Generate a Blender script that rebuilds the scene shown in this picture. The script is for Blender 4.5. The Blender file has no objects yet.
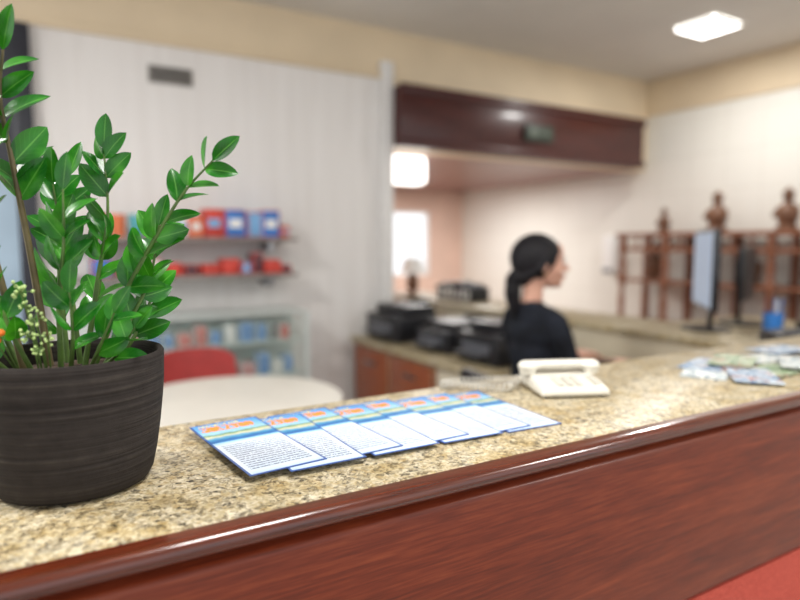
import bpy, bmesh, math, random
from mathutils import Vector, Matrix
random.seed(11)
scene=bpy.context.scene
col=scene.collection

# ---------------------------------------------------------------- helpers
def lin(c):
    o=[]
    for v in c[:3]:
        v=v/255.0
        o.append(v/12.92 if v<=0.04045 else ((v+0.055)/1.055)**2.4)
    return (o[0],o[1],o[2],1.0)

def newmat(name):
    m=bpy.data.materials.new(name); m.use_nodes=True
    nt=m.node_tree
    return m,nt,nt.nodes['Principled BSDF']

def coords(nt,kind='Object',scale=(1,1,1)):
    tc=nt.nodes.new('ShaderNodeTexCoord'); mp=nt.nodes.new('ShaderNodeMapping')
    mp.inputs['Scale'].default_value=scale
    nt.links.new(tc.outputs[kind],mp.inputs['Vector'])
    return mp.outputs['Vector']
def noise(nt,vec,scale,detail=4,rough=.5,dist=0):
    n=nt.nodes.new('ShaderNodeTexNoise'); n.inputs['Scale'].default_value=scale
    n.inputs['Detail'].default_value=detail; n.inputs['Roughness'].default_value=rough
    n.inputs['Distortion'].default_value=dist
    nt.links.new(vec,n.inputs['Vector']); return n.outputs['Fac']
def ramp(nt,fac,stops,interp='LINEAR'):
    r=nt.nodes.new('ShaderNodeValToRGB'); cr=r.color_ramp; cr.interpolation=interp
    while len(cr.elements)<len(stops): cr.elements.new(.5)
    for e,(p,c) in zip(cr.elements,stops):
        e.position=p; e.color=lin(c) if len(c)==3 else c
    nt.links.new(fac,r.inputs['Fac']); return r.outputs['Color']
def mix(nt,fac,a,b,mode='MIX'):
    m=nt.nodes.new('ShaderNodeMix'); m.data_type='RGBA'; m.blend_type=mode
    for s,v in ((0,fac),(6,a),(7,b)):
        if hasattr(v,'is_linked') or hasattr(v,'links'): nt.links.new(v,m.inputs[s])
        else: m.inputs[s].default_value=v if s==0 else (lin(v) if len(v)==3 else v)
    return m.outputs[2]
def math_(nt,op,a,b=0.0):
    m=nt.nodes.new('ShaderNodeMath'); m.operation=op
    for i,v in enumerate((a,b)):
        if isinstance(v,(int,float)): m.inputs[i].default_value=v
        else: nt.links.new(v,m.inputs[i])
    return m.outputs[0]
def bump(nt,b,h,strength=.2,dist=.002):
    n=nt.nodes.new('ShaderNodeBump'); n.inputs['Strength'].default_value=strength; n.inputs['Distance'].default_value=dist
    nt.links.new(h,n.inputs['Height']); nt.links.new(n.outputs['Normal'],b.inputs['Normal'])

def M(name,c,rough=.5,metal=0,var=.08,scale=20,stretch=(1,1,1),coat=0,bmp=0,spec=.5):
    m,nt,b=newmat(name)
    v=coords(nt,'Object',stretch); n=noise(nt,v,scale)
    d=tuple(max(0,x*(1-var)) for x in c); e=tuple(min(255,x*(1+var)) for x in c)
    nt.links.new(ramp(nt,n,[(.3,d),(.7,e)]),b.inputs['Base Color'])
    b.inputs['Roughness'].default_value=rough; b.inputs['Metallic'].default_value=metal
    b.inputs['Coat Weight'].default_value=coat; b.inputs['Coat Roughness'].default_value=.12
    b.inputs['Specular IOR Level'].default_value=spec
    if bmp: bump(nt,b,n,bmp,.002)
    return m
def EM(name,c,s):
    m,nt,b=newmat(name)
    b.inputs['Base Color'].default_value=lin(c)
    b.inputs['Emission Color'].default_value=lin(c); b.inputs['Emission Strength'].default_value=s
    return m

def wood(name,dark,mid,light,axis='X',rough=.3,coat=.5,sc=1.0,cr=.15,spec=.35):
    m,nt,b=newmat(name)
    st={'X':(.8,14,14),'Y':(14,.8,14),'Z':(14,14,.8)}[axis]
    v=coords(nt,'Object',st)
    n1=noise(nt,v,3.0*sc,8,.65,.6)
    st2=tuple(x*5 for x in st); v2=coords(nt,'Object',st2)
    n2=noise(nt,v2,4*sc,4,.6)
    f=math_(nt,'ADD',math_(nt,'MULTIPLY',n1,.55),math_(nt,'MULTIPLY',n2,.45))
    nt.links.new(ramp(nt,f,[(.30,dark),(.5,mid),(.70,light)]),b.inputs['Base Color'])
    b.inputs['Roughness'].default_value=rough; b.inputs['Coat Weight'].default_value=coat
    b.inputs['Coat Roughness'].default_value=cr
    b.inputs['Specular IOR Level'].default_value=spec
    bump(nt,b,n2,.08,.001)
    return m

class B:
    def __init__(s,name,loc=(0,0,0),rz=0,parent=None):
        s.name=name; s.loc=loc; s.rz=rz; s.bm=bmesh.new(); s.mats=[]; s.parent=parent
        s.uv=s.bm.loops.layers.uv.new('UVMap')
    def mi(s,m):
        if m not in s.mats: s.mats.append(m)
        return s.mats.index(m)
    def tag(s,verts,m):
        i=s.mi(m); fs=set(f for v in verts for f in v.link_faces)
        for f in fs: f.material_index=i; f.smooth=True
        return fs
    def box(s,c,size,m,bev=0,rot=None,seg=2):
        mt=Matrix.Translation(c)@(rot.to_4x4() if rot else Matrix())@Matrix.Diagonal((*size,1))
        vs=bmesh.ops.create_cube(s.bm,size=1,matrix=mt)['verts']
        s.tag(vs,m)
        if bev:
            es=list(set(e for v in vs for e in v.link_edges))
            bmesh.ops.bevel(s.bm,geom=es,offset=bev,segments=seg,affect='EDGES',profile=.5,clamp_overlap=True)
    def bx(s,x0,x1,y0,y1,z0,z1,m,bev=0,seg=2):
        s.box(((x0+x1)/2,(y0+y1)/2,(z0+z1)/2),(abs(x1-x0),abs(y1-y0),abs(z1-z0)),m,bev,None,seg)
    def cyl(s,p0,p1,r0,r1,m,seg=24):
        p0=Vector(p0);p1=Vector(p1);d=p1-p0
        q=d.to_track_quat('Z','Y').to_matrix().to_4x4()
        vs=bmesh.ops.create_cone(s.bm,cap_ends=True,segments=seg,radius1=r0,radius2=r1,depth=d.length,matrix=Matrix.Translation((p0+p1)/2)@q)['verts']
        s.tag(vs,m)
    def sph(s,c,r,m,sub=3,rot=None):
        if isinstance(r,(int,float)): r=(r,r,r)
        vs=bmesh.ops.create_icosphere(s.bm,subdivisions=sub,radius=1,matrix=Matrix.Translation(c)@(rot.to_4x4() if rot else Matrix())@Matrix.Diagonal((*r,1)))['verts']
        s.tag(vs,m); return vs
    def chain(s,pts,rad,m,sub=2,sc=(1,1,1)):
        for i in range(len(pts)-1):
            a=Vector(pts[i]);b=Vector(pts[i+1]);L=(b-a).length
            n=max(2,int(L/(min(rad[i],rad[i+1])*.3)))
            for k in range(n+1):
                t=k/n; r=rad[i]*(1-t)+rad[i+1]*t
                s.sph(a.lerp(b,t),(r*sc[0],r*sc[1],r*sc[2]),m,sub)
    def tube(s,pts,r,m,seg=8):
        pts=[Vector(p) for p in pts]; rings=[]; up=Vector((0,0,1)); n=len(pts)
        prev=None
        for i,p in enumerate(pts):
            d=(pts[min(i+1,n-1)]-pts[max(i-1,0)]).normalized()
            if prev is None:
                a=d.cross(up)
                if a.length<.05: a=d.cross(Vector((1,0,0)))
            else: a=prev-d*prev.dot(d)
            a.normalize(); prev=a; b=d.cross(a)
            rr=r[i] if isinstance(r,(list,tuple)) else r
            rings.append([s.bm.verts.new(p+a*rr*math.cos(2*math.pi*k/seg)+b*rr*math.sin(2*math.pi*k/seg)) for k in range(seg)])
        idx=s.mi(m)
        for i in range(n-1):
            for k in range(seg):
                f=s.bm.faces.new((rings[i][k],rings[i][(k+1)%seg],rings[i+1][(k+1)%seg],rings[i+1][k])); f.material_index=idx; f.smooth=True
        for rg in (rings[0][::-1],rings[-1]):
            f=s.bm.faces.new(rg); f.material_index=idx
    def lathe(s,prof,c,m,seg=48):
        rings=[]; idx=s.mi(m)
        for r,z in prof:
            if r<1e-5: rings.append([s.bm.verts.new((c[0],c[1],c[2]+z))])
            else: rings.append([s.bm.verts.new((c[0]+r*math.cos(2*math.pi*k/seg),c[1]+r*math.sin(2*math.pi*k/seg),c[2]+z)) for k in range(seg)])
        for a,b in zip(rings,rings[1:]):
            for k in range(seg):
                k2=(k+1)%seg
                if len(a)==1 and len(b)==1: continue
                if len(a)==1: vs=(a[0],b[k2],b[k])
                elif len(b)==1: vs=(a[k],a[k2],b[0])
                else: vs=(a[k],a[k2],b[k2],b[k])
                f=s.bm.faces.new(vs); f.material_index=idx; f.smooth=True
    def card(s,c,w,l,ang,m,th=.0006,curl=0.0,nx=1,ny=8):
        idx=s.mi(m); R=Matrix.Rotation(ang,3,'Z'); c=Vector(c)
        g=[]
        for lay in (0,1):
            gr=[]
            for j in range(ny+1):
                row=[]
                for i in range(nx+1):
                    x=(i/nx-.5)*w; y=(j/ny-.5)*l
                    z=th*lay+curl*((abs(j/ny-.5)*2)**3)
                    row.append(s.bm.verts.new(c+R@Vector((x,y,0))+Vector((0,0,z))))
                gr.append(row)
            g.append(gr)
        for lay in (0,1):
            for j in range(ny):
                for i in range(nx):
                    q=[(i,j),(i+1,j),(i+1,j+1),(i,j+1)]
                    if lay==0: q=q[::-1]
                    f=s.bm.faces.new([g[lay][b][a] for a,b in q]); f.material_index=idx
                    for lp,(a,b) in zip(f.loops,q): lp[s.uv].uv=(a/nx,b/ny)
        ring=[(i,0) for i in range(nx)]+[(nx,j) for j in range(ny)]+[(i,ny) for i in range(nx,0,-1)]+[(0,j) for j in range(ny,0,-1)]
        for k in range(len(ring)):
            a=ring[k];b=ring[(k+1)%len(ring)]
            f=s.bm.faces.new((g[0][a[1]][a[0]],g[0][b[1]][b[0]],g[1][b[1]][b[0]],g[1][a[1]][a[0]])); f.material_index=idx
            for lp in f.loops: lp[s.uv].uv=(.5,.005)
    def done(s,sharp=38,remesh=0,smooth=0,sub=0,recalc=True):
        if recalc: bmesh.ops.recalc_face_normals(s.bm,faces=s.bm.faces[:])
        me=bpy.data.meshes.new(s.name); s.bm.to_mesh(me); s.bm.free()
        for m in s.mats: me.materials.append(m)
        if not remesh: me.set_sharp_from_angle(angle=math.radians(sharp))
        o=bpy.data.objects.new(s.name,me); col.objects.link(o)
        o.location=s.loc; o.rotation_euler=(0,0,s.rz)
        if s.parent: o.parent=s.parent
        if remesh:
            md=o.modifiers.new('Remesh','REMESH'); md.mode='VOXEL'; md.voxel_size=remesh; md.use_smooth_shade=True
            if smooth:
                sm=o.modifiers.new('Smooth','SMOOTH'); sm.factor=.5; sm.iterations=smooth
        return o
def empty(name,loc,rz=0):
    e=bpy.data.objects.new(name,None); e.location=loc; e.rotation_euler=(0,0,rz); e.empty_display_size=.1; col.objects.link(e); return e

# ---------------------------------------------------------------- materials
def granite():
    m,nt,b=newmat('granite')
    v0=coords(nt,'Object',(1,1,1))
    wn=nt.nodes.new('ShaderNodeTexNoise'); wn.inputs['Scale'].default_value=120; nt.links.new(v0,wn.inputs['Vector'])
    vm=nt.nodes.new('ShaderNodeVectorMath'); vm.operation='MULTIPLY_ADD'; vm.inputs[1].default_value=(.008,.008,.008)
    nt.links.new(wn.outputs['Color'],vm.inputs[0]); nt.links.new(v0,vm.inputs[2]); v=vm.outputs[0]
    def vor(sc):
        n=nt.nodes.new('ShaderNodeTexVoronoi'); n.inputs['Scale'].default_value=sc; nt.links.new(v,n.inputs['Vector'])
        sp=nt.nodes.new('ShaderNodeSeparateColor'); nt.links.new(n.outputs['Color'],sp.inputs[0]); return sp.outputs
    a=vor(160); c=vor(350)
    big=noise(nt,v0,24,5,.6)
    col1=ramp(nt,a[0],[(0,(82,76,70)),(.11,(162,152,134)),(.30,(204,194,170)),(.58,(224,216,198)),(.78,(190,170,130)),(.92,(132,122,104))],'CONSTANT')
    col2=ramp(nt,c[1],[(0,(62,58,54)),(.12,(192,182,156)),(.52,(230,225,210)),(.84,(160,148,122))],'CONSTANT')
    x=mix(nt,.45,col1,col2)
    tint=ramp(nt,big,[(.36,(210,192,148)),(.5,(232,224,204)),(.64,(244,240,230))])
    y=mix(nt,.85,x,tint,'MULTIPLY')
    dk=ramp(nt,noise(nt,v0,75,4,.75),[(.57,(255,255,255)),(.64,(112,102,92))])
    z=mix(nt,.78,y,dk,'MULTIPLY')
    nt.links.new(z,b.inputs['Base Color'])
    b.inputs['Roughness'].default_value=.33; b.inputs['Specular IOR Level'].default_value=.3
    return m
GRAN=granite()
MAH=wood('mahogany_front',(70,23,10),(108,42,20),(138,64,34),'X',.4,.12,1.0,.2,.3)
MAHL=wood('mahogany_lip',(50,17,8),(84,32,14),(110,48,23),'X',.22,.8,1.0,.1)
BEAM=wood('mahogany_beam',(38,11,9),(64,20,16),(94,38,28),'X',.38,.25)
CAB=wood('cabinet_wood',(104,50,28),(144,76,46),(170,98,62),'Z',.4,.3)
RACK=wood('rack_wood',(104,62,42),(138,88,64),(162,110,82),'Z',.45,.2)
FIG=wood('carved_wood',(76,50,36),(110,76,56),(142,104,80),'Z',.5,.1)
SOF=wood('soffit_wood',(118,72,64),(140,92,82),(158,110,98),'X',.35,.3)
LAM=M('beige_laminate',(212,202,180),.45,var=.03,scale=8)
def redbase():
    m,nt,b=newmat('red_laminate'); v=coords(nt)
    n=noise(nt,v,260,3,.7); n2=noise(nt,v,6,3)
    c=ramp(nt,n,[(.3,(146,42,32)),(.55,(184,70,54)),(.75,(212,104,86))])
    nt.links.new(mix(nt,math_(nt,'MULTIPLY',n2,.4),c,(194,84,64)),b.inputs['Base Color']); b.inputs['Roughness'].default_value=.8
    bump(nt,b,n,.6,.003); return m
RED=redbase()
def wallpanel():
    m,nt,b=newmat('white_panel_wall')
    v=coords(nt,'Object',(10,10,.5)); n=noise(nt,v,2.2,5,.55)
    c=ramp(nt,n,[(.25,(226,223,220)),(.75,(236,234,232))])
    nt.links.new(c,b.inputs['Base Color']); b.inputs['Roughness'].default_value=.6
    return m
WPAN=wallpanel()
def tiles():
    m,nt,b=newmat('white_tile_wall')
    v=coords(nt,'Object',(1,1,1))
    sp=nt.nodes.new('ShaderNodeSeparateXYZ'); nt.links.new(v,sp.inputs[0])
    cb=nt.nodes.new('ShaderNodeCombineXYZ'); nt.links.new(sp.outputs[1],cb.inputs[0]); nt.links.new(sp.outputs[2],cb.inputs[1])
    br=nt.nodes.new('ShaderNodeTexBrick'); br.offset=0; br.inputs['Scale'].default_value=1
    br.inputs['Brick Width'].default_value=.3; br.inputs['Row Height'].default_value=.3; br.inputs['Mortar Size'].default_value=.004
    br.inputs['Color1'].default_value=lin((230,228,220)); br.inputs['Color2'].default_value=lin((228,226,218)); br.inputs['Mortar'].default_value=lin((218,215,206))
    nt.links.new(cb.outputs[0],br.inputs['Vector']); nt.links.new(br.outputs['Color'],b.inputs['Base Color'])
    b.inputs['Roughness'].default_value=.4; return m
TILE=tiles()
CREAM=M('cream_paint',(226,208,178),.6,var=.02,scale=3)
CEIL=M('ceiling_paint',(220,217,211),.6,var=.02,scale=2)
PINK=M('pink_beige_paint',(220,190,174),.7,var=.03,scale=3)
FLOOR=M('floor_tile',(180,176,170),.35,var=.05,scale=4)
WHITE=M('white_plastic',(236,236,234),.35,var=.02)
PILM=M('pilaster_paint',(228,227,225),.5,var=.02)
TABLEW=M('white_tabletop',(232,228,218),.35,var=.02,scale=6)
IVORY=M('ivory_plastic',(222,218,206),.32,var=.02,scale=30,coat=.2)
IVD=M('ivory_dark_plastic',(200,196,186),.4,var=.03)  # slightly darker ivory for the phone keys and cord
BLACK=M('black_plastic',(28,28,32),.35,var=.1)
GREY=M('grey_plastic',(96,98,104),.4,var=.08)
STEEL=M('brushed_steel',(170,172,176),.3,metal=1,var=.05,scale=60)
GOLD=M('brass',(150,120,70),.35,metal=.7,var=.05)
CHRED=M('red_chair_plastic',(164,54,52),.45,var=.05)
SKIN=M('skin',(206,158,136),.5,var=.04,scale=30)
LIP=M('lips',(160,84,80),.45,var=.04)
HAIR=M('black_hair',(18,16,20),.62,var=.4,scale=30,stretch=(1,8,1),bmp=.3,spec=.3)
BLOUSE=M('black_blouse',(24,27,34),.9,var=.3,scale=14,bmp=.3,spec=.25)
TROUS=M('dark_trousers',(34,36,46),.85,var=.15,scale=30)
SHOE=M('black_shoe_leather',(20,18,18),.35,var=.1)
EYEW=M('eye_white',(235,230,225),.2,var=.01)
LITE=EM('light_panel',(255,254,250),7)
DARKM=M('dark_frame',(34,36,46),.4,var=.1)
GLASSB=M('blue_glass',(150,172,190),.08,var=.05,scale=2,coat=.5)

# ---------------------------------------------------------------- room shell
CZ=2.8; YW=3.75; XR=4.8; YD=6.53; SZ=2.02
o=B('floor'); o.bx(-3.2,4.95,-3,6.65,-.1,0,FLOOR); o.done()
o=B('ceiling'); o.bx(-3.2,4.95,-3,3.9,CZ,CZ+.1,CEIL); o.done()
o=B('wall_back'); o.bx(-3.2,2.10,YW,YW+.15,0,2.49,WPAN); o.bx(-3.2,2.10,YW,YW+.15,2.49,CZ,CREAM); o.bx(2.10,XR,YW,YW+.15,SZ,CZ,CREAM); o.done()
o=B('wall_right'); o.bx(XR,XR+.15,-3,6.65,0,CZ,TILE); o.done()
o=B('trim_1'); o.bx(XR-.02,XR,-3,YW,2.49,CZ,CREAM,.004); o.done()
o=B('trim_2'); o.bx(-3.2,2.10,YW-.03,YW,2.47,2.50,CREAM,.004); o.done()
o=B('trim_3'); o.bx(2.05,2.14,YW-.05,YW,0,2.58,PILM,.006); o.done()
o=B('ceiling_annex'); o.bx(2.0,XR,YW+.15,YD,SZ,SZ+.08,SOF); o.done()
o=B('wall_annex_left'); o.bx(2.0,2.10,YW+.15,YD,0,SZ,PINK); o.done()
wx0,wx1,wz0,wz1=3.10,4.30,.96,1.76
o=B('wall_far')
o.bx(2.0,wx0,YD,YD+.12,0,SZ+.08,PINK); o.bx(wx1,XR,YD,YD+.12,0,SZ+.08,PINK)
o.bx(wx0,wx1,YD,YD+.12,0,wz0,PINK); o.bx(wx0,wx1,YD,YD+.12,wz1,SZ+.08,PINK); o.done()
o=B('window_1')
for a in ((wx0,wx0+.03,wz0,wz1),(wx1-.03,wx1,wz0,wz1),(wx0+.03,wx1-.03,wz0,wz0+.03),(wx0+.03,wx1-.03,wz1-.03,wz1),(3.71,3.73,wz0+.03,wz1-.03)):
    o.bx(a[0],a[1],YD+.02,YD+.07,a[2],a[3],WHITE,.003)
o.done()
o=B('baseboard_back'); o.bx(.05,2.04,YW-.015,YW,0,.09,WHITE,.003); o.done()
o=B('wooden_beam'); o.bx(2.14,4.60,YW-.13,YW,SZ,2.42,BEAM,.012); o.bx(2.14,4.61,YW-.145,YW-.12,SZ-.005,SZ+.05,BEAM,.006); o.bx(2.14,4.61,YW-.145,YW-.12,2.37,2.43,BEAM,.006); o.done()
EXG=M('sign_green',(46,56,46),.5,var=.1); EXW=M('sign_pale',(86,96,84),.5,var=.1)
o=B('exit_sign'); o.bx(3.22,3.50,YW-.165,YW-.146,2.14,2.26,EXG,.003)
o.bx(3.26,3.34,YW-.168,YW-.164,2.17,2.23,EXW); o.bx(3.37,3.47,YW-.168,YW-.164,2.19,2.21,EXW); o.done()
# door at left
DY=YW-.01
o=B('door_1')
o.bx(-.06,0.03,DY-.06,DY,0,2.46,DARKM,.006); o.bx(-1.05,-.96,DY-.06,DY,0,2.46,DARKM,.006); o.bx(-.96,-.06,DY-.06,DY,2.36,2.46,DARKM,.006)
o.bx(-.96,-.06,DY-.04,DY-.01,1.75,2.36,DARKM); o.bx(-.96,-.06,DY-.035,DY-.01,.1,1.75,GLASSB); o.bx(-.96,-.06,DY-.06,DY-.005,0,.1,DARKM)
o.bx(-.55,-.47,DY-.05,DY-.035,.1,1.75,DARKM); o.cyl((-.42,DY-.06,1.0),(-.42,DY-.06,1.3),.012,.012,STEEL); o.done()
# vent
VENT=M('vent_grey',(150,146,140),.5,var=.05); VD=M('vent_dark',(84,80,76),.6)
o=B('air_vent'); o.bx(.59,.83,YW-.012,YW,2.26,2.355,VENT,.002)
for i in range(5): o.bx(.60,.82,YW-.02,YW-.008,2.272+i*.016,2.280+i*.016,VD)
o.done()
# ceiling light fixtures
def panel(name,x,y,s,z=CZ,mat=LITE):
    o=B(name,(x,y,z)); h=s/2; fr=.015
    o.box((0,0,-.012),(s-2*fr,s-2*fr,.024),mat)
    for sx,sy,a,b in ((0,1,s,fr),(0,-1,s,fr),(1,0,fr,s-2*fr),(-1,0,fr,s-2*fr)):
        o.box((sx*(h-fr/2),sy*(h-fr/2),-.013),(a,b,.026),WHITE,.003)
    o.done()
    return (x,y,z-.04,s)
ps=[panel('ceiling_light',3.90,2.60,.28),panel('ceiling_light',.6,.3,.5),panel('ceiling_light',2.6,-.9,.5),panel('ceiling_light',-1.3,1.6,.5)]
def area(name,loc,size,power,color=(1,.98,.95),rot=(0,0,0)):
    l=bpy.data.lights.new(name,'AREA'); l.shape='SQUARE'; l.size=size; l.energy=power; l.color=color
    ob=bpy.data.objects.new(name,l); ob.location=loc; ob.rotation_euler=rot; col.objects.link(ob); return ob
for i,(x,y,z,s) in enumerate(ps):
    area('panel_lamp',(x,y,z),s*.9,[21,26,40,62][i])
# annex box light
LITE2=EM('box_lamp',(255,252,246),3)
o=B('ceiling_light_box',(2.39,4.02,SZ)); o.box((0,0,-.11),(.36,.16,.2),LITE2,.03,seg=3); o.box((0,0,-.008),(.22,.12,.016),WHITE); o.done()
area('annex_fill',(3.6,5.2,SZ-.05),.8,40,(1,.97,.94))  # added fill light without a fixture, brightens the annex

# ---------------------------------------------------------------- front counter
o=B('reception_counter')
X0,X1=-1.6,3.35
o.bx(X0,X1,.586,.945,1.072,1.10,GRAN,.0015)
def extrude_x(o,prof,x0,x1,m):
    idx=o.mi(m); a=[o.bm.verts.new((x0,y,z)) for y,z in prof]; b=[o.bm.verts.new((x1,y,z)) for y,z in prof]; n=len(prof)
    for i in range(n):
        f=o.bm.faces.new((a[i],a[(i+1)%n],b[(i+1)%n],b[i])); f.material_index=idx; f.smooth=True
    o.bm.faces.new(a[::-1]).material_index=idx; o.bm.faces.new(b).material_index=idx
lip=[(.586,1.0995),(.576,1.0995)]
for k in range(9):
    a=math.radians(90+k*180/8); lip.append((.5705+.0105*math.cos(a),1.0885+.0105*math.sin(a)))
lip+=[(.580,1.076),(.580,1.070),(.586,1.070)]
extrude_x(o,lip,X0,X1,MAHL)
prof=[(.60,1.0715),(.579,1.0715)]
for k in range(1,6):
    a=math.radians(90+k*90/5); prof.append((.577+.008*math.cos(a),1.060+.008*math.sin(a)))
prof+=[(.569,.815),(.572,.805),(.578,.80),(.60,.80)]
extrude_x(o,prof,X0,X1,MAH)
o.bx(X0,X1,.60,.90,.0,1.071,CAB); o.bx(X0,X1,.572,.60,.0,.799,RED)
o.done(sharp=30)

# ---------------------------------------------------------------- flyers
def flyer_mat():
    m,nt,b=newmat('flyer_print')
    uv=nt.nodes.new('ShaderNodeUVMap'); uv.uv_map='UVMap'
    sp=nt.nodes.new('ShaderNodeSeparateXYZ'); nt.links.new(uv.outputs[0],sp.inputs[0]); u,v=sp.outputs[0],sp.outputs[1]
    def rng(x,a,bb): return math_(nt,'MULTIPLY',math_(nt,'GREATER_THAN',x,a),math_(nt,'LESS_THAN',x,bb))
    rows=math_(nt,'GREATER_THAN',math_(nt,'FRACT',math_(nt,'MULTIPLY',v,30)),.45)
    mp=nt.nodes.new('ShaderNodeMapping'); mp.inputs['Scale'].default_value=(34,60,1); nt.links.new(uv.outputs[0],mp.inputs['Vector'])
    br=math_(nt,'GREATER_THAN',noise(nt,mp.outputs[0],1.2,2),.43)
    txt=math_(nt,'MULTIPLY',math_(nt,'MULTIPLY',rows,br),math_(nt,'MULTIPLY',rng(u,.09,.9),rng(v,.08,.53)))
    paper=ramp(nt,v,[(0,(178,204,238)),(.05,(212,226,242)),(.30,(222,230,241)),(.54,(216,228,241)),(.59,(150,196,230))])
    base=mix(nt,math_(nt,'MULTIPLY',txt,.72),paper,(60,76,116))
    mp2=nt.nodes.new('ShaderNodeMapping'); mp2.inputs['Scale'].default_value=(3,9,1); nt.links.new(uv.outputs[0],mp2.inputs['Vector'])
    n=noise(nt,mp2.outputs[0],1.7,4,.6)
    vv=math_(nt,'ADD',v,math_(nt,'MULTIPLY',math_(nt,'SUBTRACT',n,.5),.10))
    pic=ramp(nt,vv,[(.58,(58,136,192)),(.63,(28,92,156)),(.68,(76,150,188)),(.72,(204,200,164)),(.755,(90,136,100)),(.785,(150,194,222)),(.9,(100,164,216)),(1,(72,136,204))])
    mp3=nt.nodes.new('ShaderNodeMapping'); mp3.inputs['Scale'].default_value=(17,12,1); nt.links.new(uv.outputs[0],mp3.inputs['Vector'])
    nl=noise(nt,mp3.outputs[0],1.0,2)
    ttl=math_(nt,'MULTIPLY',math_(nt,'GREATER_THAN',nl,.45),math_(nt,'MULTIPLY',rng(u,.08,.86),rng(v,.83,.93)))
    pic=mix(nt,ttl,pic,(230,136,54))
    t2=math_(nt,'MULTIPLY',math_(nt,'GREATER_THAN',noise(nt,mp.outputs[0],1.0,1),.48),math_(nt,'MULTIPLY',rng(u,.1,.7),rng(v,.945,.97)))
    pic=mix(nt,t2,pic,(236,210,90))
    isp=math_(nt,'GREATER_THAN',v,.60)
    c=mix(nt,isp,base,pic)
    e1=math_(nt,'ADD',math_(nt,'LESS_THAN',u,.028),math_(nt,'GREATER_THAN',u,.972))
    e2=math_(nt,'ADD',math_(nt,'LESS_THAN',v,.012),math_(nt,'GREATER_THAN',v,.99))
    e=math_(nt,'MINIMUM',math_(nt,'ADD',e1,e2),1)
    c2=mix(nt,math_(nt,'MULTIPLY',e,.9),c,(26,72,150))
    nt.links.new(c2,b.inputs['Base Color']); b.inputs['Roughness'].default_value=.45
    return m
FLY=flyer_mat()
o=B('leaflet_row')
N=8
for i in range(N):
    x=.236+i*.0556; a=math.radians([3,-1.5,2.4,-.5,1.4,-2.0,.8,-1.5][i]+2-.6*i)
    z=1.1004+(N-1-i)*.0011
    o.card((x,.779+[0,-.011,.002,-.008,.004,-.009,-.002,-.012][i],z),.098,.224,a,FLY,th=.0009,curl=.0005)
o.done()

# magazines at right
def mag_mat(name,stops,sc):
    m,nt,b=newmat(name); v=coords(nt); n=noise(nt,v,sc,3,.5,1.5)
    nt.links.new(ramp(nt,n,stops,'CONSTANT'),b.inputs['Base Color']); b.inputs['Roughness'].default_value=.4; return m
MG1=mag_mat('magazine_cover_green',[(0,(64,104,70)),(.42,(130,156,110)),(.50,(214,214,200)),(.55,(100,134,100)),(.62,(168,120,96))],34)
MG2=mag_mat('magazine_cover_blue',[(0,(60,96,140)),(.44,(130,164,190)),(.5,(222,224,226)),(.57,(86,120,146)),(.64,(184,118,100))],38)
MG3=mag_mat('magazine_cover_white',[(0,(116,138,150)),(.42,(224,224,218)),(.53,(140,166,176)),(.60,(226,224,216)),(.68,(176,140,100))],34)
o=B('magazine_spread')
for i,(x,y,a,mm) in enumerate([(1.20,.77,-62,MG3),(1.27,.81,-74,MG2),(1.33,.70,-85,MG1),(1.23,.69,-50,MG2),(1.42,.78,-104,MG3),(1.50,.69,-80,MG1),(1.33,.79,-66,MG1),(1.56,.81,-95,MG2),(1.42,.69,-60,MG3)]):
    o.card((x,y,1.1005+i*.0014),.085,.15,math.radians(a),mm,th=.0012)
o.done()

# ---------------------------------------------------------------- telephone
o=B('telephone',(.826,.807,1.1001),math.radians(-24))
def wedge(o,w,d,h0,h1,m,bev):
    vs=bmesh.ops.create_cube(o.bm,size=1,matrix=Matrix.Translation((0,0,.5)))['verts']
    for v in vs:
        top=v.co.z>.5; y=v.co.y; v.co.x*=w*(.92 if top else 1); v.co.y=y*d*(.94 if top else 1)
        v.co.z=(h1 if y>0 else h0) if top else .004
    o.tag(vs,m); es=list(set(e for v in vs for e in v.link_edges))
    bmesh.ops.bevel(o.bm,geom=es,offset=bev,segments=4,affect='EDGES',profile=.5)
wedge(o,.150,.150,.022,.040,IVORY,.008)
o.chain([(-.072,.028,.049),(-.045,.030,.053),(.045,.030,.053),(.072,.028,.049)],[.019,.0135,.0135,.019],IVORY,3,(1,1.15,.7))
o.cyl((-.070,.028,.032),(-.070,.028,.046),.017,.019,IVORY); o.cyl((.070,.028,.032),(.070,.028,.046),.017,.019,IVORY)
tilt=Matrix.Rotation(math.atan2(.018,.14),3,'X')
for r in range(4):
    for c in range(3):
        y=-.058+r*.014; o.box((-.028+c*.02,y,.0300+(y+.03)*.12),(.012,.008,.006),IVD,.001,tilt)
for k in range(4): o.box((.050,-.056+k*.013,.0295+k*.0015),(.014,.006,.005),IVD,.001,tilt)
for x in(-.06,.06):
    for y in(-.06,.06): o.cyl((x,y,0),(x,y,.006),.006,.006,BLACK,12)
ph=o.done(sharp=50); ph.scale=(.86,.86,.84)
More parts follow.
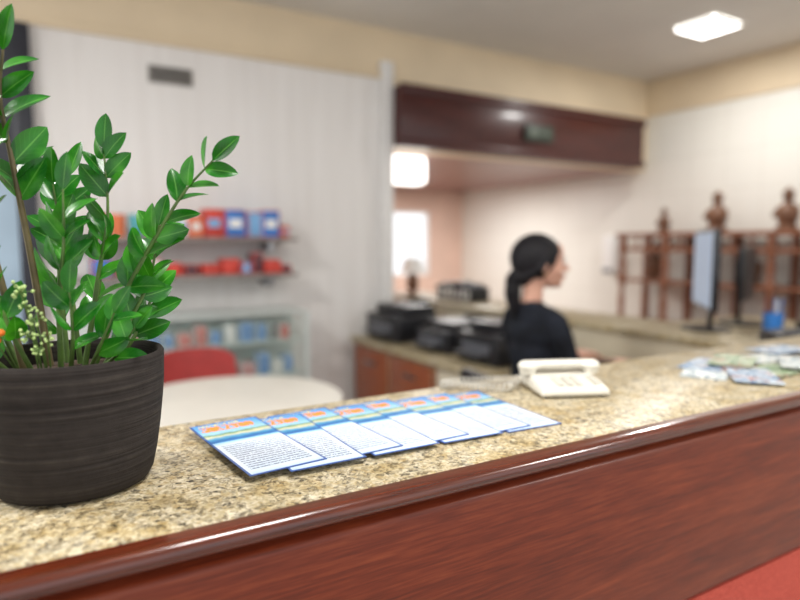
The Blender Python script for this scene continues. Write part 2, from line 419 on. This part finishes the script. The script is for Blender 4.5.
# cord
def catmull(P,n=12):
    P=[Vector(p) for p in P]; out=[]
    Q=[P[0]*2-P[1]]+P+[P[-1]*2-P[-2]]
    for i in range(1,len(Q)-2):
        for k in range(n):
            t=k/n; a,b,c,d=Q[i-1],Q[i],Q[i+1],Q[i+2]
            out.append(.5*((2*b)+(c-a)*t+(2*a-5*b+4*c-d)*t*t+(3*b-a-3*c+d)*t**3))
    out.append(P[-1]); return out
o=B('coiled_cord')
path=catmull([(.761,.850,1.122),(.742,.854,1.1095),(.722,.850,1.1085),(.700,.866,1.1085),(.655,.912,1.1085),(.640,.929,1.1085),(.670,.936,1.1085),(.72,.921,1.1085),(.775,.900,1.1085),(.808,.877,1.110)],90)
L=0;hp=[];
for i,p in enumerate(path):
    d=(path[min(i+1,len(path)-1)]-path[max(i-1,0)]).normalized()
    if i: L+=(p-path[i-1]).length
    a=d.cross(Vector((0,0,1))).normalized(); u=a.cross(d); th=2*math.pi*L/.0085
    hp.append(p+a*.0064*math.cos(th)+u*.0064*math.sin(th))
o.tube(hp,.0016,IVD,5)
o.done(sharp=80)

# ---------------------------------------------------------------- potted plant
plant=empty('potted_zz_plant',(.030,.775,1.10))
def pot_mat():
    m,nt,b=newmat('charcoal_clay')
    v=coords(nt,'Object',(3,3,150)); n=noise(nt,v,2.0,4,.5)
    v2=coords(nt); n2=noise(nt,v2,60,4,.6)
    f=math_(nt,'ADD',math_(nt,'MULTIPLY',n,.7),math_(nt,'MULTIPLY',n2,.3))
    nt.links.new(ramp(nt,f,[(.3,(38,34,32)),(.55,(53,48,45)),(.75,(74,68,62))]),b.inputs['Base Color'])
    b.inputs['Roughness'].default_value=.9; b.inputs['Specular IOR Level'].default_value=.2; bump(nt,b,f,.8,.004); return m
POT=pot_mat()
SOIL=M('potting_soil',(58,42,32),.95,var=.4,scale=120,bmp=.8)
o=B('pot',parent=plant)
prof=[(0,.0),(.069,.0),(.077,.003),(.082,.012),(.087,.035),(.0915,.065),(.0950,.095),(.0968,.115),(.0975,.138),(.0975,.146),(.0955,.1490),(.092,.148),(.0905,.143),(.089,.130),(.088,.120)]
o.lathe(prof,(0,0,0),POT,96)
o.done(sharp=60)
o=B('soil',parent=plant); o.lathe([(.089,.124),(.06,.128),(.03,.131),(0,.132)],(0,0,0),SOIL,48); o.done()
def leaf_mat():
    m,nt,b=newmat('zz_leaf')
    v=coords(nt); n=noise(nt,v,22,3,.5)
    at=nt.nodes.new('ShaderNodeUVMap'); at.uv_map='UVMap'
    sp=nt.nodes.new('ShaderNodeSeparateXYZ'); nt.links.new(at.outputs[0],sp.inputs[0])
    c=ramp(nt,n,[(.32,(8,62,20)),(.5,(22,100,26)),(.70,(80,168,46))])
    du=math_(nt,'ABSOLUTE',math_(nt,'SUBTRACT',sp.outputs[0],.5))
    rib=math_(nt,'LESS_THAN',du,.03)
    vn=math_(nt,'FRACT',math_(nt,'ADD',math_(nt,'MULTIPLY',sp.outputs[1],8),math_(nt,'MULTIPLY',du,-5)))
    c2=mix(nt,math_(nt,'MULTIPLY',math_(nt,'GREATER_THAN',vn,.86),.12),c,(90,166,60))
    c3=mix(nt,math_(nt,'MULTIPLY',rib,.4),c2,(130,196,90))
    nt.links.new(c3,b.inputs['Base Color'])
    b.inputs['Roughness'].default_value=.25; b.inputs['Specular IOR Level'].default_value=.45
    tr=nt.nodes.new('ShaderNodeBsdfTranslucent'); tr.inputs[0].default_value=lin((84,186,24))
    mx=nt.nodes.new('ShaderNodeMixShader'); mx.inputs[0].default_value=.18
    out=nt.nodes['Material Output']
    nt.links.new(b.outputs[0],mx.inputs[1]); nt.links.new(tr.outputs[0],mx.inputs[2]); nt.links.new(mx.outputs[0],out.inputs[0])
    return m
LEAF=leaf_mat()
STEM=M('zz_stem',(84,112,50),.5,var=.15,scale=60)
STEMB=M('brown_stem',(96,84,54),.5,var=.15,scale=60)
BUD=M('flower_bud',(178,202,128),.5,var=.15,scale=80); ORF=M('orange_flower',(230,120,40),.5)
CR=Vector((.861,-.509,0)); CF=Vector((.509,.861,0)); UP=Vector((0,0,1))
def P(r,h,f): return CR*(r/100)+CF*(f/100)+UP*(.150+h/100)
lb=B('leaves',parent=plant); sb=B('stems',parent=plant)
def leaf(base,d,nrm,L,W,curl=.12):
    d=d.normalized(); side=d.cross(nrm).normalized(); n=side.cross(d).normalized()
    NT=10; rows=[]; idx=lb.mi(LEAF)
    tw=random.uniform(-.25,.25)
    for j in range(NT+1):
        t=j/NT; w=W*.5*(max(0,math.sin(math.pi*min(1,t**.88)))**.66)
        if j==0: w=W*.04
        if j==NT: w=W*.01
        bend=-curl*L*t*t
        row=[]
        for k in range(5):
            s=(k-2)/2
            row.append(lb.bm.verts.new(base+d*(L*t)+side*(w*s)+n*(bend+abs(s)*w*.26+tw*w*s*t)))
        rows.append(row)
    for j in range(NT):
        for k in range(4):
            f=lb.bm.faces.new((rows[j][k],rows[j][k+1],rows[j+1][k+1],rows[j+1][k])); f.material_index=idx; f.smooth=True
            for lp,(a,b2) in zip(f.loops,((k,j),(k+1,j),(k+1,j+1),(k,j+1))): lp[lb.uv].uv=(a/4,b2/NT)
def frond(pts,t0=.25,sp=.021,L=.043,W=.021,r0=.0035,mat=None,axis=None,tipL=1.0):
    path=catmull([P(*p) for p in pts],14)
    n=len(path); sb.tube(path,[r0*(1-.72*i/n) for i in range(n)],mat or STEM,8)
    tot=sum((path[i+1]-path[i]).length for i in range(n-1)); acc=0; nxt=t0*tot; sgn=1
    ax=axis if axis is not None else random.uniform(-.5,.5)
    for i in range(n-1):
        seg=(path[i+1]-path[i]).length; acc+=seg
        if acc>=nxt:
            nxt+=sp*random.uniform(.8,1.2)
            d=(path[i+1]-path[i]).normalized()
            s0=CR*math.cos(ax)+CF*math.sin(ax); s=(s0-d*s0.dot(d)).normalized(); b=s.cross(d)
            t=acc/tot
            for q in ((sgn,) if random.random()<.3 else (1,-1)):
                ang=random.uniform(-.8,.8)
                out=(s*q*math.cos(ang)+b*math.sin(ang)).normalized()
                ld=(out*random.uniform(.6,1.0)+d*random.uniform(.6,1.2))
                facing=(-CF*random.uniform(.3,1.2)+UP*random.uniform(-.1,.9)+CR*random.uniform(-1.0,1.0))
                sc=(1-.25*abs(t-.55)*1.6)*random.uniform(.85,1.15)
                leaf(path[i],ld,facing,L*sc,W*sc,random.uniform(0,.3))
            sgn*=-1
    d=(path[-1]-path[-2]).normalized()
    leaf(path[-1],d+CR*.1,(-CF+UP*.4),L*.9*tipL,W*.8,.05)
fr=[
 ([(-3,-2,1),(-4.4,10,1),(-5.2,20,0),(-5.6,27,-1),(-4.4,32,-2)],.55,.023,.052,.028,.0046),
 ([(-4,-2,-2),(-5.8,10,-3),(-7.2,20,-4),(-7.4,30,-5),(-6.6,34,-5)],.45,.024,.052,.027,.0042),
 ([(-2,-2,3),(-3.0,8,4),(-3.2,15,5),(-2.4,20,6)],.55,.026,.048,.026,.0034),
 ([(-5,-2,-1),(-7.5,6,-2),(-8.8,14,-3),(-9,22,-3)],.35,.024,.050,.026,.0034),
 ([(1.5,-2,0),(3.4,8,0),(4.8,15,0),(4.7,22.2,0)],.42,.022,.042,.023,.0032),
 ([(.5,-2,-3),(1.2,6,-4),(2.0,12,-4),(2.2,17.5,-4)],.38,.025,.043,.024,.0030),
 ([(0,-2,2),(-.8,8,2),(-1.6,14,2),(-1.6,18.5,1)],.55,.026,.045,.024,.0032),
 ([(2.5,-2,0),(5.6,5,0),(10.0,12,-1),(13.6,17.4,-1),(16.8,20.8,-1)],.38,.022,.043,.025,.0034),
 ([(3.2,-2,1),(5.8,3,2),(8.0,8,3),(9.2,14.0,3)],.36,.024,.041,.024,.003),
 ([(3,-2,-2),(5.2,1,-4),(7.4,4.8,-5)],.38,.023,.039,.022,.0028),
 ([(3.5,-2,-1),(6.2,0,-2),(8.6,3.0,-3)],.38,.024,.037,.021,.0026),
 ([(-2.5,-2,-3),(-3.6,3.5,-5),(-4.4,9.0,-6)],.38,.027,.043,.024,.003),
 ([(-5,-2,-3),(-7.0,1.5,-5),(-8.8,4.0,-5)],.3,.024,.042,.024,.003),
 ([(1.5,-2,-3),(3,2.5,-5),(3.4,7,-6)],.35,.025,.039,.022,.0028),
 ([(-3,-2,4),(-4.0,4,5),(-3.6,10,6)],.3,.026,.045,.024,.003),
 ([(3.5,-2,4),(6.4,4,6),(6.5,10,7)],.3,.026,.043,.024,.003),
 ([(-1,-2,5),(0,6,7),(.4,12,8)],.35,.027,.043,.024,.003),
]
for f in fr: frond(f[0],f[1],f[2],f[3],f[4],f[5],mat=STEMB if f[5]>.0040 else STEM)
lb.done(sharp=180,recalc=False); sb.done(sharp=80)
fb=B('flower_clusters',parent=plant)
for (r,h,f,s) in [(-.4,7.2,-7.8,1.15),(1.0,4.6,-8.2,1.0),(.4,2.9,-8.2,1.0),(2.0,2.6,-8.0,.9),(.2,5.8,-8.0,.8),(1.4,1.6,-8.2,.8)]:
    base=P(r*.5-.4,-2,-5); c=P(r,h,f); mid=(base+c)/2+UP*.012
    fb.tube(catmull([base,mid,c],8),.0010,STEM,5)
    for k in range(12):
        dv=Vector((random.gauss(0,1),random.gauss(0,1),random.gauss(0,.8))).normalized()*(.0098*s*random.uniform(.5,1.1))
        fb.tube([c,c+dv],.0004,STEM,4); fb.sph(c+dv,.0018*s,BUD,1)
for (r,h,f) in [(-3.0,2.4,-8.2),(-2.5,3.2,-8.3)]:
    fb.tube([P(-2.6,-2,-5),P(r,h,f)],.0008,STEM,5); fb.sph(P(r,h,f),(.006,.005,.004),ORF,2)
fb.done(sharp=80)

# ---------------------------------------------------------------- back-left area
SH=M('shelf_board',(138,130,126),.5)
RI=M('merch_red',(200,66,54),.5); BI=M('merch_blue',(50,120,196),.5); DI=M('merch_dark',(70,50,60),.5); OI=M('merch_orange',(220,120,76),.5); TI=M('merch_teal',(80,160,170),.5); PI=M('merch_pink',(204,120,124),.5)
LB=M('merch_light_blue',(120,170,214),.5); MW=M('merch_white',(226,226,222),.5)
for z in (1.40,1.19):
    o=B('wall_shelf'); o.bx(.15,1.36,3.50,YW,z-.02,z,SH,.003)
    for x in (.3,1.2): o.bx(x,x+.02,3.55,YW,z-.08,z-.02,STEEL)
    o.done()
o=B('shelf_merchandise')
for i in range(4):
    x=.30+i*.09; o.cyl((x,3.6,1.40),(x,3.6,1.40+.12),.035,.04,[RI,OI,TI,RI][i],20)
for i,(x,w,h,m) in enumerate([(.70,.08,.12,MW),(.78,.08,.12,OI),(.88,.11,.16,RI),(1.00,.12,.16,BI),(1.115,.09,.15,LB),(1.21,.11,.16,BI),(1.30,.05,.07,OI)]):
    o.bx(x-w/2,x+w/2,3.54,3.66,1.40,1.40+h,m,.006); o.bx(x-w*.3,x+w*.3,3.535,3.542,1.40+h*.35,1.40+h*.65,WHITE if i%2 else LB)
for i,(x,w,h,m) in enumerate([(.3,.1,.1,BI),(.42,.09,.07,OI),(.55,.09,.09,MW),(.66,.08,.07,RI),(.75,.08,.06,DI),(.86,.10,.06,RI),(.97,.10,.09,RI),(1.06,.06,.07,LB),(1.13,.06,.12,DI),(1.22,.10,.08,RI),(1.30,.07,.05,DI)]):
    o.bx(x-w/2,x+w/2,3.54,3.66,1.19,1.19+h,m,.008)
o.done()
def glass():
    m,nt,b=newmat('cabinet_glass'); b.inputs['Roughness'].default_value=.05; b.inputs['Alpha'].default_value=.14
    v=coords(nt); nt.links.new(ramp(nt,noise(nt,v,4),[(.3,(186,214,206)),(.7,(200,224,216))]),b.inputs['Base Color']); return m
GL=glass()
CABW=M('cabinet_frame',(200,208,205),.4,var=.03)
o=B('display_cabinet')
for x in (.20,1.38):
    for y in (3.42,3.72): o.bx(x-.012,x+.012,y-.012,y+.012,0,.97,CABW,.003)
o.bx(.19,1.39,3.41,3.735,.955,.97,CABW,.003); o.bx(.19,1.39,3.41,3.735,.0,.10,CABW,.003); o.bx(.20,1.38,3.72,3.735,.1,.94,CABW)
for z in (.34,.60,.80): o.bx(.215,1.365,3.44,3.72,z-.010,z,CABW)
o.bx(.215,1.365,3.415,3.42,.1,.94,GL)
for z,h in ((.60,.13),(.80,.12),(.34,.14)):
    x=.26
    while x<1.29:
        w=random.uniform(.05,.09); hh=h*random.uniform(.6,1.0); m=random.choice([RI,BI,RI,MW,BI,PI,DI,RI])
        o.bx(x,x+w,3.46,3.56,z,z+hh,m,.006); x+=w+random.uniform(.005,.025)
o.done()
# round table
o=B('round_table',(.655,2.42,0))
o.lathe([(0,.715),(.42,.715),(.435,.72),(.44,.73),(.44,.742),(.434,.75),(0,.75)],(0,0,0),TABLEW,64)
o.cyl((0,0,.03),(0,0,.715),.035,.035,STEEL); o.lathe([(0,0),(.25,0),(.25,.012),(.06,.03),(0,.03)],(0,0,0),STEEL,40); o.done()
# red chair
o=B('red_chair',(.68,3.03,0),math.radians(0))
o.box((0,-.02,.44),(.42,.40,.035),CHRED,.015,seg=3)
idx=o.mi(CHRED); NX=12;NZ=8; lay=[]
for s in (0,1):
    g=[]
    for j in range(NZ+1):
        row=[]
        for i in range(NX+1):
            u=i/NX*2-1; t=j/NZ; w=.21
            zt=.56+t*.27*(1-.18*u**4 ) ; y=.19-.05*u*u+.03*t+s*.012
            row.append(o.bm.verts.new((u*w*(1-.10*max(0,t-.6)),y,zt)))
        g.append(row)
    lay.append(g)
for s in (0,1):
    for j in range(NZ):
        for i in range(NX):
            f=o.bm.faces.new((lay[s][j][i],lay[s][j][i+1],lay[s][j+1][i+1],lay[s][j+1][i])); f.material_index=idx; f.smooth=True
for j in range(NZ):
    for i in (0,NX): f=o.bm.faces.new((lay[0][j][i],lay[0][j+1][i],lay[1][j+1][i],lay[1][j][i])); f.material_index=idx
for i in range(NX):
    for j in (0,NZ): f=o.bm.faces.new((lay[0][j][i],lay[0][j][i+1],lay[1][j][i+1],lay[1][j][i])); f.material_index=idx
for x in (-.17,.17):
    o.tube([(x,-.18,0),(x,-.17,.43)],.011,STEEL); o.tube([(x,.18,0),(x,.15,.43),(x,.172,.60)],.011,STEEL)
o.done()

# ---------------------------------------------------------------- service desk
DZ=.82
o=B('service_desk')
o.bx(1.80,2.38,2.25,3.70,.715,.75,GRAN,.004)
o.bx(1.84,2.38,2.72,3.70,.08,.714,CAB); o.bx(1.84,2.38,2.27,2.719,.08,.714,LAM)
for k,(a,b2) in enumerate(((2.74,3.20),(3.22,3.68))):
    o.bx(1.822,1.84,a,b2,.12,.70,CAB,.004); o.bx(1.805,1.822,(a+b2)/2-.06,(a+b2)/2+.06,.60,.615,STEEL)
for z in (.12,.32,.52): o.bx(1.822,1.84,2.29,2.70,z,z+.18,LAM,.004)
o.bx(1.96,2.38,1.32,2.249,DZ-.035,DZ,GRAN,.004)
o.bx(1.98,2.38,2.22,2.249,.0,DZ-.036,LAM)
o.bx(2.38,2.42,1.0,4.3,0,.94,LAM)
o.bx(2.42,2.72,1.97,4.3,.0,.94,CAB)
o.bx(2.36,2.78,1.97,4.32,.941,.97,GRAN,.004)
o.bx(2.42,3.30,1.0,1.96,.0,.94,LAM)
o.bx(2.36,3.36,.955,1.969,.941,.97,GRAN,.004)
o.done()
def printer(name,loc,rz,w=.40,d=.36,h=.20):
    o=B(name,loc,rz)
    o.box((0,0,h*.36+.004),(w,d,h*.72),BLACK,.015,seg=3); o.box((0,.03,h*.86),(w*.92,d*.78,h*.26),BLACK,.012)
    o.box((0,-d*.5-.03,h*.28),(w*.6,.08,.008),GREY,.002); o.box((0,-d*.5+.0,h*.4),(w*.66,.006,.05),GREY)
    o.box((w*.34,-d*.38,h*.75),(.06,.05,.006),GREY,.001); o.box((0,d*.42,h*.98),(w*.6,.012,h*.3),BLACK,.003,Matrix.Rotation(-.4,3,'X'))
    for x in(-1,1):
        for y in(-1,1): o.cyl((x*w*.4,y*d*.4,0),(x*w*.4,y*d*.4,.01),.012,.012,GREY,10)
    o.done()
printer('printer',(2.02,3.40,.7502),math.radians(-90),.40,.30,.23)
printer('printer',(2.10,2.92,.7502),math.radians(-90),.34,.34,.17)
printer('printer',(2.12,2.50,.7502),math.radians(-90),.34,.38,.21)
# row of binders standing on the ledge
BD=[BLACK,GREY,DI,BLACK,SH,GREY,BLACK]
o=B('binder_row')
y=3.30
for i,m in enumerate(BD):
    h=[.10,.12,.09,.13,.11,.12,.10][i]; o.bx(2.50,2.66,y,y+.055,.9702,.9702+h,m,.004); o.bx(2.496,2.50,y+.015,y+.04,.99,.9702+h*.7,MW); y+=.06
o.done()
# table lamp at far end of the ledge
o=B('table_lamp',(2.54,4.10,.9702)); o.lathe([(0,0),(.06,0),(.06,.01),(.02,.02),(.05,.06),(.045,.12),(.012,.18),(.012,.21),(0,.21)],(0,0,0),FIG,24)
o.lathe([(.095,.17),(.06,.28),(.058,.28),(.093,.17)],(0,0,0),WHITE,32); o.done()
# monitors
def monitor(name,loc,rz,w=.46,h=.29,tall=.42,scr=None):
    o=B(name,loc,rz)
    o.lathe([(0,0),(.11,0),(.11,.008),(.03,.015),(0,.015)],(0,.02,0),BLACK,32)
    o.box((0,.035,.11),(.05,.02,.20),BLACK,.004)
    o.box((0,.01,tall-h/2),(w,.03,h),BLACK,.006); o.box((0,-.0065,tall-h/2),(w-.03,.004,h-.03),scr or BLACK); o.box((0,.035,tall-h/2),(w*.5,.03,h*.5),BLACK,.01)
    o.done()
SCR=EM('screen_glow',(150,166,188),.45)
monitor('computer_monitor',(2.66,1.74,.9702),math.radians(133+90),h=.36,tall=.46,scr=SCR)
monitor('computer_monitor',(3.02,1.74,.9702),math.radians(22),w=.34,h=.26,tall=.38)
o=B('pen_holder',(2.72,1.45,.9702),.3)
o.lathe([(0,0),(.036,0),(.040,.10),(.037,.10),(.033,.005),(0,.005)],(0,0,0),BI,24)
for i in range(5): 
    a=i*1.25; o.cyl((.015*math.cos(a),.015*math.sin(a),.006),(.032*math.cos(a),.032*math.sin(a),.16),.004,.004,[BI,RI,BLACK,WHITE,BI][i],8)
o.done()
o=B('card_terminal',(2.60,1.27,.9702),math.radians(-30))
o.box((0,0,.025),(.26,.16,.05),BLACK,.008); o.box((0,.03,.053),(.17,.035,.006),GREY,.001)
for r in range(3):
    for c in range(6): o.box((-.075+c*.03,-.045+r*.022,.052),(.02,.014,.006),GREY,.001)
o.done()
o=B('paper_tray',(2.95,1.25,.9702),math.radians(-20)); o.box((0,0,.01),(.24,.32,.02),BLACK,.004); o.box((0,0,.024),(.21,.29,.008),WHITE)
for s_ in (-1,1): o.box((s_*.118,0,.03),(.006,.32,.05),BLACK)
o.done()
o=B('keyboard',(2.17,1.75,DZ+.0002),math.radians(-96)); o.box((0,0,.009),(.38,.13,.018),BLACK,.004)
for r in range(4):
    for c in range(13): o.box((-.165+c*.0275,-.045+r*.028,.0195),(.021,.021,.005),GREY,.001)
o.done()

# wall dispenser + rack + figures on the right wall
o=B('wall_dispenser'); o.bx(XR-.11,XR,3.98,4.13,1.08,1.44,WHITE,.02,3); o.bx(XR-.13,XR-.10,4.01,4.10,1.08,1.13,GREY,.004); o.done()
o=B('wooden_display_rack')
ys=[1.55,1.95,2.38,2.80,3.22,3.64]
for y in ys:
    o.bx(4.695,4.745,y-.025,y+.025,0,1.42,RACK,.005)
    # turned front posts
    o.lathe([(0,0),(.032,0),(.032,.10),(.022,.13),(.03,.2),(.022,.3),(.022,.62),(.032,.66),(.032,.74),(.022,.78),(.028,.86),(.020,.94),(.020,1.0),(.032,1.03),(.032,1.09),(.020,1.13),(.030,1.19),(.020,1.26),(.032,1.30),(.032,1.42),(0,1.42)],(4.40,y,0),RACK,20)
for z in (.25,.70,1.06): o.bx(4.375,4.745,1.52,3.67,z-.02,z,RACK,.003)
o.bx(4.36,4.76,1.50,3.69,1.42,1.455,RACK,.006)
for y0,y1 in zip(ys,ys[1:]):
    o.bx(4.38,4.42,y0,y1,1.30,1.33,RACK)
    for k in (1,2): 
        yy=y0+(y1-y0)*k/3; o.cyl((4.40,yy,1.33),(4.40,yy,1.42),.012,.012,RACK,10)
o.done()
def figure(loc,h,rz=0):
    o=B('carved_figurine',loc,rz); k=h/.27
    o.lathe([(r*k,z*k) for r,z in [(0,0),(.07,0),(.07,.02),(.05,.03),(.055,.06),(.07,.10),(.062,.14),(.035,.17),(.025,.19),(0,.19)]],(0,0,0),FIG,24)
    o.sph((0,0,.215*k),(.036*k,.034*k,.042*k),FIG,2)
    o.sph((-.03*k,0,.21*k),(.012*k,.01*k,.01*k),FIG,1); o.lathe([(.045*k,.24*k),(.03*k,.255*k),(.0,.285*k)],(0,0,0),FIG,16)
    for s_ in(-1,1): o.chain([(0,s_*.055*k,.145*k),(-.04*k,s_*.065*k,.10*k),(-.062*k,s_*.02*k,.10*k)],[.02*k,.016*k,.013*k],FIG,1)
    o.done()
figure((4.56,3.36,1.4552),.20); figure((4.54,2.88,1.4552),.30); figure((4.54,2.36,1.4552),.29); figure((4.54,1.80,1.4552),.27)
for y,h in ((3.42,.30),(3.0,.24),(2.6,.28),(2.15,.26),(1.75,.24)): figure((4.55,y,1.0602),h)

# ---------------------------------------------------------------- office chair
WR=math.radians(-6)
o=B('office_chair',(1.68,1.80,0),WR)
o.box((-.0,0,.475),(.44,.44,.07),BLACK,.03,seg=4)
o.box((-.215,0,.74),(.04,.34,.26),BLACK,.018,Matrix.Rotation(-.08,3,'Y'),4)
o.tube(catmull([(-.10,0,.43),(-.22,0,.44),(-.25,0,.55),(-.238,0,.72)],6),.014,STEEL)
o.cyl((0,0,.09),(0,0,.44),.03,.03,STEEL)
for k in range(5):
    a=k*2*math.pi/5+.3; e=(.27*math.cos(a),.27*math.sin(a))
    o.cyl((0,0,.10),(e[0],e[1],.07),.025,.017,BLACK,12); o.sph((e[0],e[1],.028),(.028,.028,.028),BLACK,2)
o.done()

# ---------------------------------------------------------------- woman
W=empty('seated_woman',(1.68,1.80,0),WR)
o=B('blouse',parent=W)
def ell(c,r,rot=None): o.sph(c,r,BLOUSE,3,rot)
ell((0,0,.62),(.115,.155,.10)); ell((.0,0,.70),(.100,.135,.10)); ell((.0,0,.78),(.088,.115,.10)); ell((.005,0,.86),(.088,.115,.10))
ell((.005,0,.94),(.096,.128,.10)); ell((.0,0,1.02),(.092,.140,.080)); ell((-.005,0,1.075),(.070,.125,.048)); ell((-.015,0,1.115),(.056,.072,.035))
for s_ in (-1,1): ell((.070,s_*.058,.965),(.050,.054,.054))
for s_ in (-1,1):
    o.chain([(-.005,s_*.08,1.09),(-.005,s_*.135,1.070),(.0,s_*.158,1.03),(.025,s_*.172,.95),(.07,s_*.176,.875)],[.044,.046,.044,.038,.034],BLOUSE)
    o.chain([(.07,s_*.176,.875),(.18,s_*.158,.885),(.275,s_*.130,.893)],[.036,.031,.025],BLOUSE)
o.done(remesh=.008,smooth=6)
o=B('trousers',parent=W)
o.chain([(0,-.08,.60),(0,.08,.60)],[.09,.09],TROUS)
for s_ in (-1,1):
    o.chain([(0,s_*.085,.60),(.20,s_*.10,.595),(.42,s_*.10,.575)],[.082,.075,.057],TROUS)
    o.chain([(.42,s_*.10,.575),(.42,s_*.10,.38),(.41,s_*.10,.13)],[.057,.052,.040],TROUS)
o.done(remesh=.01,smooth=5)
o=B('shoes',parent=W)
for s_ in (-1,1):
    o.chain([(.40,s_*.10,.09),(.39,s_*.10,.05)],[.038,.045],SHOE); o.chain([(.40,s_*.10,.045),(.50,s_*.105,.035),(.55,s_*.105,.03)],[.043,.036,.028],SHOE,2,(1,1,.95))
o.done(remesh=.006,smooth=3)
def hand(name,loc,rz,side):
    o=B(name,loc,rz,parent=W)
    o.chain([(-.04,0,.004),(0,0,0)],[.024,.023],SKIN,2,(1,1,.75))
    for y in (-.026,-.009,.009,.026): o.chain([(.0,y*.6,0),(.05,y,.004),(.078,y*1.05,.004)],[.014,.0125,.0105],SKIN)
    for y,L in ((-.029*side,.060),(-.0095*side,.074),(.0095*side,.078),(.029*side,.070)):
        a=(.078,y,.004); b2=(.078+L*.45,y*1.08,.003); c=(.078+L*.78,y*1.12,-.010); d=(.078+L*.95,y*1.14,-.022)
        o.chain([a,b2,c,d],[.0098,.0088,.0080,.0068],SKIN)
    o.chain([(.012,.022*side,-.004),(.040,.046*side,-.010),(.066,.054*side,-.014),(.086,.052*side,-.018)],[.014,.0115,.0095,.0080],SKIN)
    h=o.done(remesh=.0032,smooth=2); h.scale=(.95,.95,.95); h.rotation_euler=(0,math.radians(4),rz)
hand('hand_right',(.290,-.128,.895),math.radians(10),1)
hand('hand_left',(.290,.128,.895),math.radians(-10),-1)
HD=empty('head_joint',(.0,0,0)); HD.parent=W; HD.rotation_euler=(0,0,math.radians(-20)); HD.location=(.02,0,.0)
o=B('head',parent=HD)
def e2(c,r,rot=None): o.sph(c,r,SKIN,3,rot)
e2((-.012,0,1.312),(.088,.070,.084)); e2((.020,0,1.300),(.068,.060,.080)); e2((.032,0,1.255),(.056,.050,.058)); e2((.042,0,1.225),(.045,.040,.032)); e2((.068,0,1.210),(.020,.020,.017))
e2((.055,-.034,1.262),(.026,.020,.026)); e2((.055,.034,1.262),(.026,.020,.026)); e2((.064,0,1.335),(.024,.043,.035)); e2((.077,0,1.308),(.012,.034,.007))
o.chain([(.086,0,1.302),(.099,0,1.280),(.109,0,1.267)],[.0075,.009,.0105],SKIN)
for s_ in (-1,1): o.sph((.095,s_*.011,1.263),(.009,.0075,.007),SKIN,2)
e2((.085,0,1.238),(.013,.020,.012))
o.chain([(-.026,0,1.25),(-.028,0,1.18),(-.036,0,1.08)],[.046,.041,.048],SKIN)
for s_ in (-1,1): o.sph((-.008,s_*.072,1.283),(.018,.008,.030),SKIN,2,Matrix.Rotation(s_*.3,3,'Z'))
o.done(remesh=.004,smooth=3)
o=B('face_details',parent=HD)
for s_ in (-1,1):
    o.sph((.0785,s_*.030,1.293),(.0085,.0125,.0065),EYEW,2); o.sph((.086,s_*.030,1.293),(.003,.005,.005),HAIR,2)
    o.chain([(.087,s_*.014,1.311),(.085,s_*.032,1.315),(.074,s_*.046,1.310)],[.0028,.003,.002],HAIR,1)
    o.chain([(.086,s_*.019,1.298),(.086,s_*.031,1.3005),(.077,s_*.043,1.297)],[.0015,.0018,.0014],HAIR,1)
o.sph((.096,0,1.242),(.006,.018,.004),LIP,2); o.sph((.095,0,1.234),(.006,.016,.005),LIP,2)
o.done()
o=B('hair',parent=HD)
vs=o.sph((-.018,0,1.312),(.102,.082,.096),HAIR,5)
kill=[v for v in vs if v.co.x>.022+(v.co.z-1.265)*.62 or v.co.z<1.232]
bmesh.ops.delete(o.bm,geom=kill,context='VERTS')
o.chain([(-.04,0,1.28),(-.06,0,1.245)],[.060,.046],HAIR,3)
for s_ in (-1,1): o.chain([(.0,s_*.066,1.31),(-.03,s_*.066,1.265),(-.08,s_*.03,1.235)],[.020,.022,.022],HAIR,2)
o.chain([(-.085,0,1.255),(-.105,0,1.225),(-.108,0,1.17),(-.100,0,1.12),(-.100,0,1.08)],[.030,.032,.032,.024,.010],HAIR,3)
o.done(sharp=180)
o=B('ear_ring',parent=HD); o.sph((-.004,-.080,1.252),(.004,.003,.006),GOLD,2); o.sph((-.004,.080,1.252),(.004,.003,.006),GOLD,2); o.done()

# ---------------------------------------------------------------- world + camera
w=bpy.data.worlds.new('World'); scene.world=w; w.use_nodes=True
bg=w.node_tree.nodes['Background']; bg.inputs[0].default_value=(.97,.98,1,1); bg.inputs[1].default_value=1.4
cd=bpy.data.cameras.new('Camera'); cam=bpy.data.objects.new('Camera',cd); col.objects.link(cam)
cam.location=(0,0,1.37); cam.rotation_euler=(math.radians(90-5.3),0,-math.radians(30.6))
cd.sensor_width=36; cd.lens=36*617/800; cd.clip_start=.02
cd.dof.use_dof=True; cd.dof.focus_distance=.72; cd.dof.aperture_fstop=2.0
scene.camera=cam
scene.view_settings.view_transform='Standard'
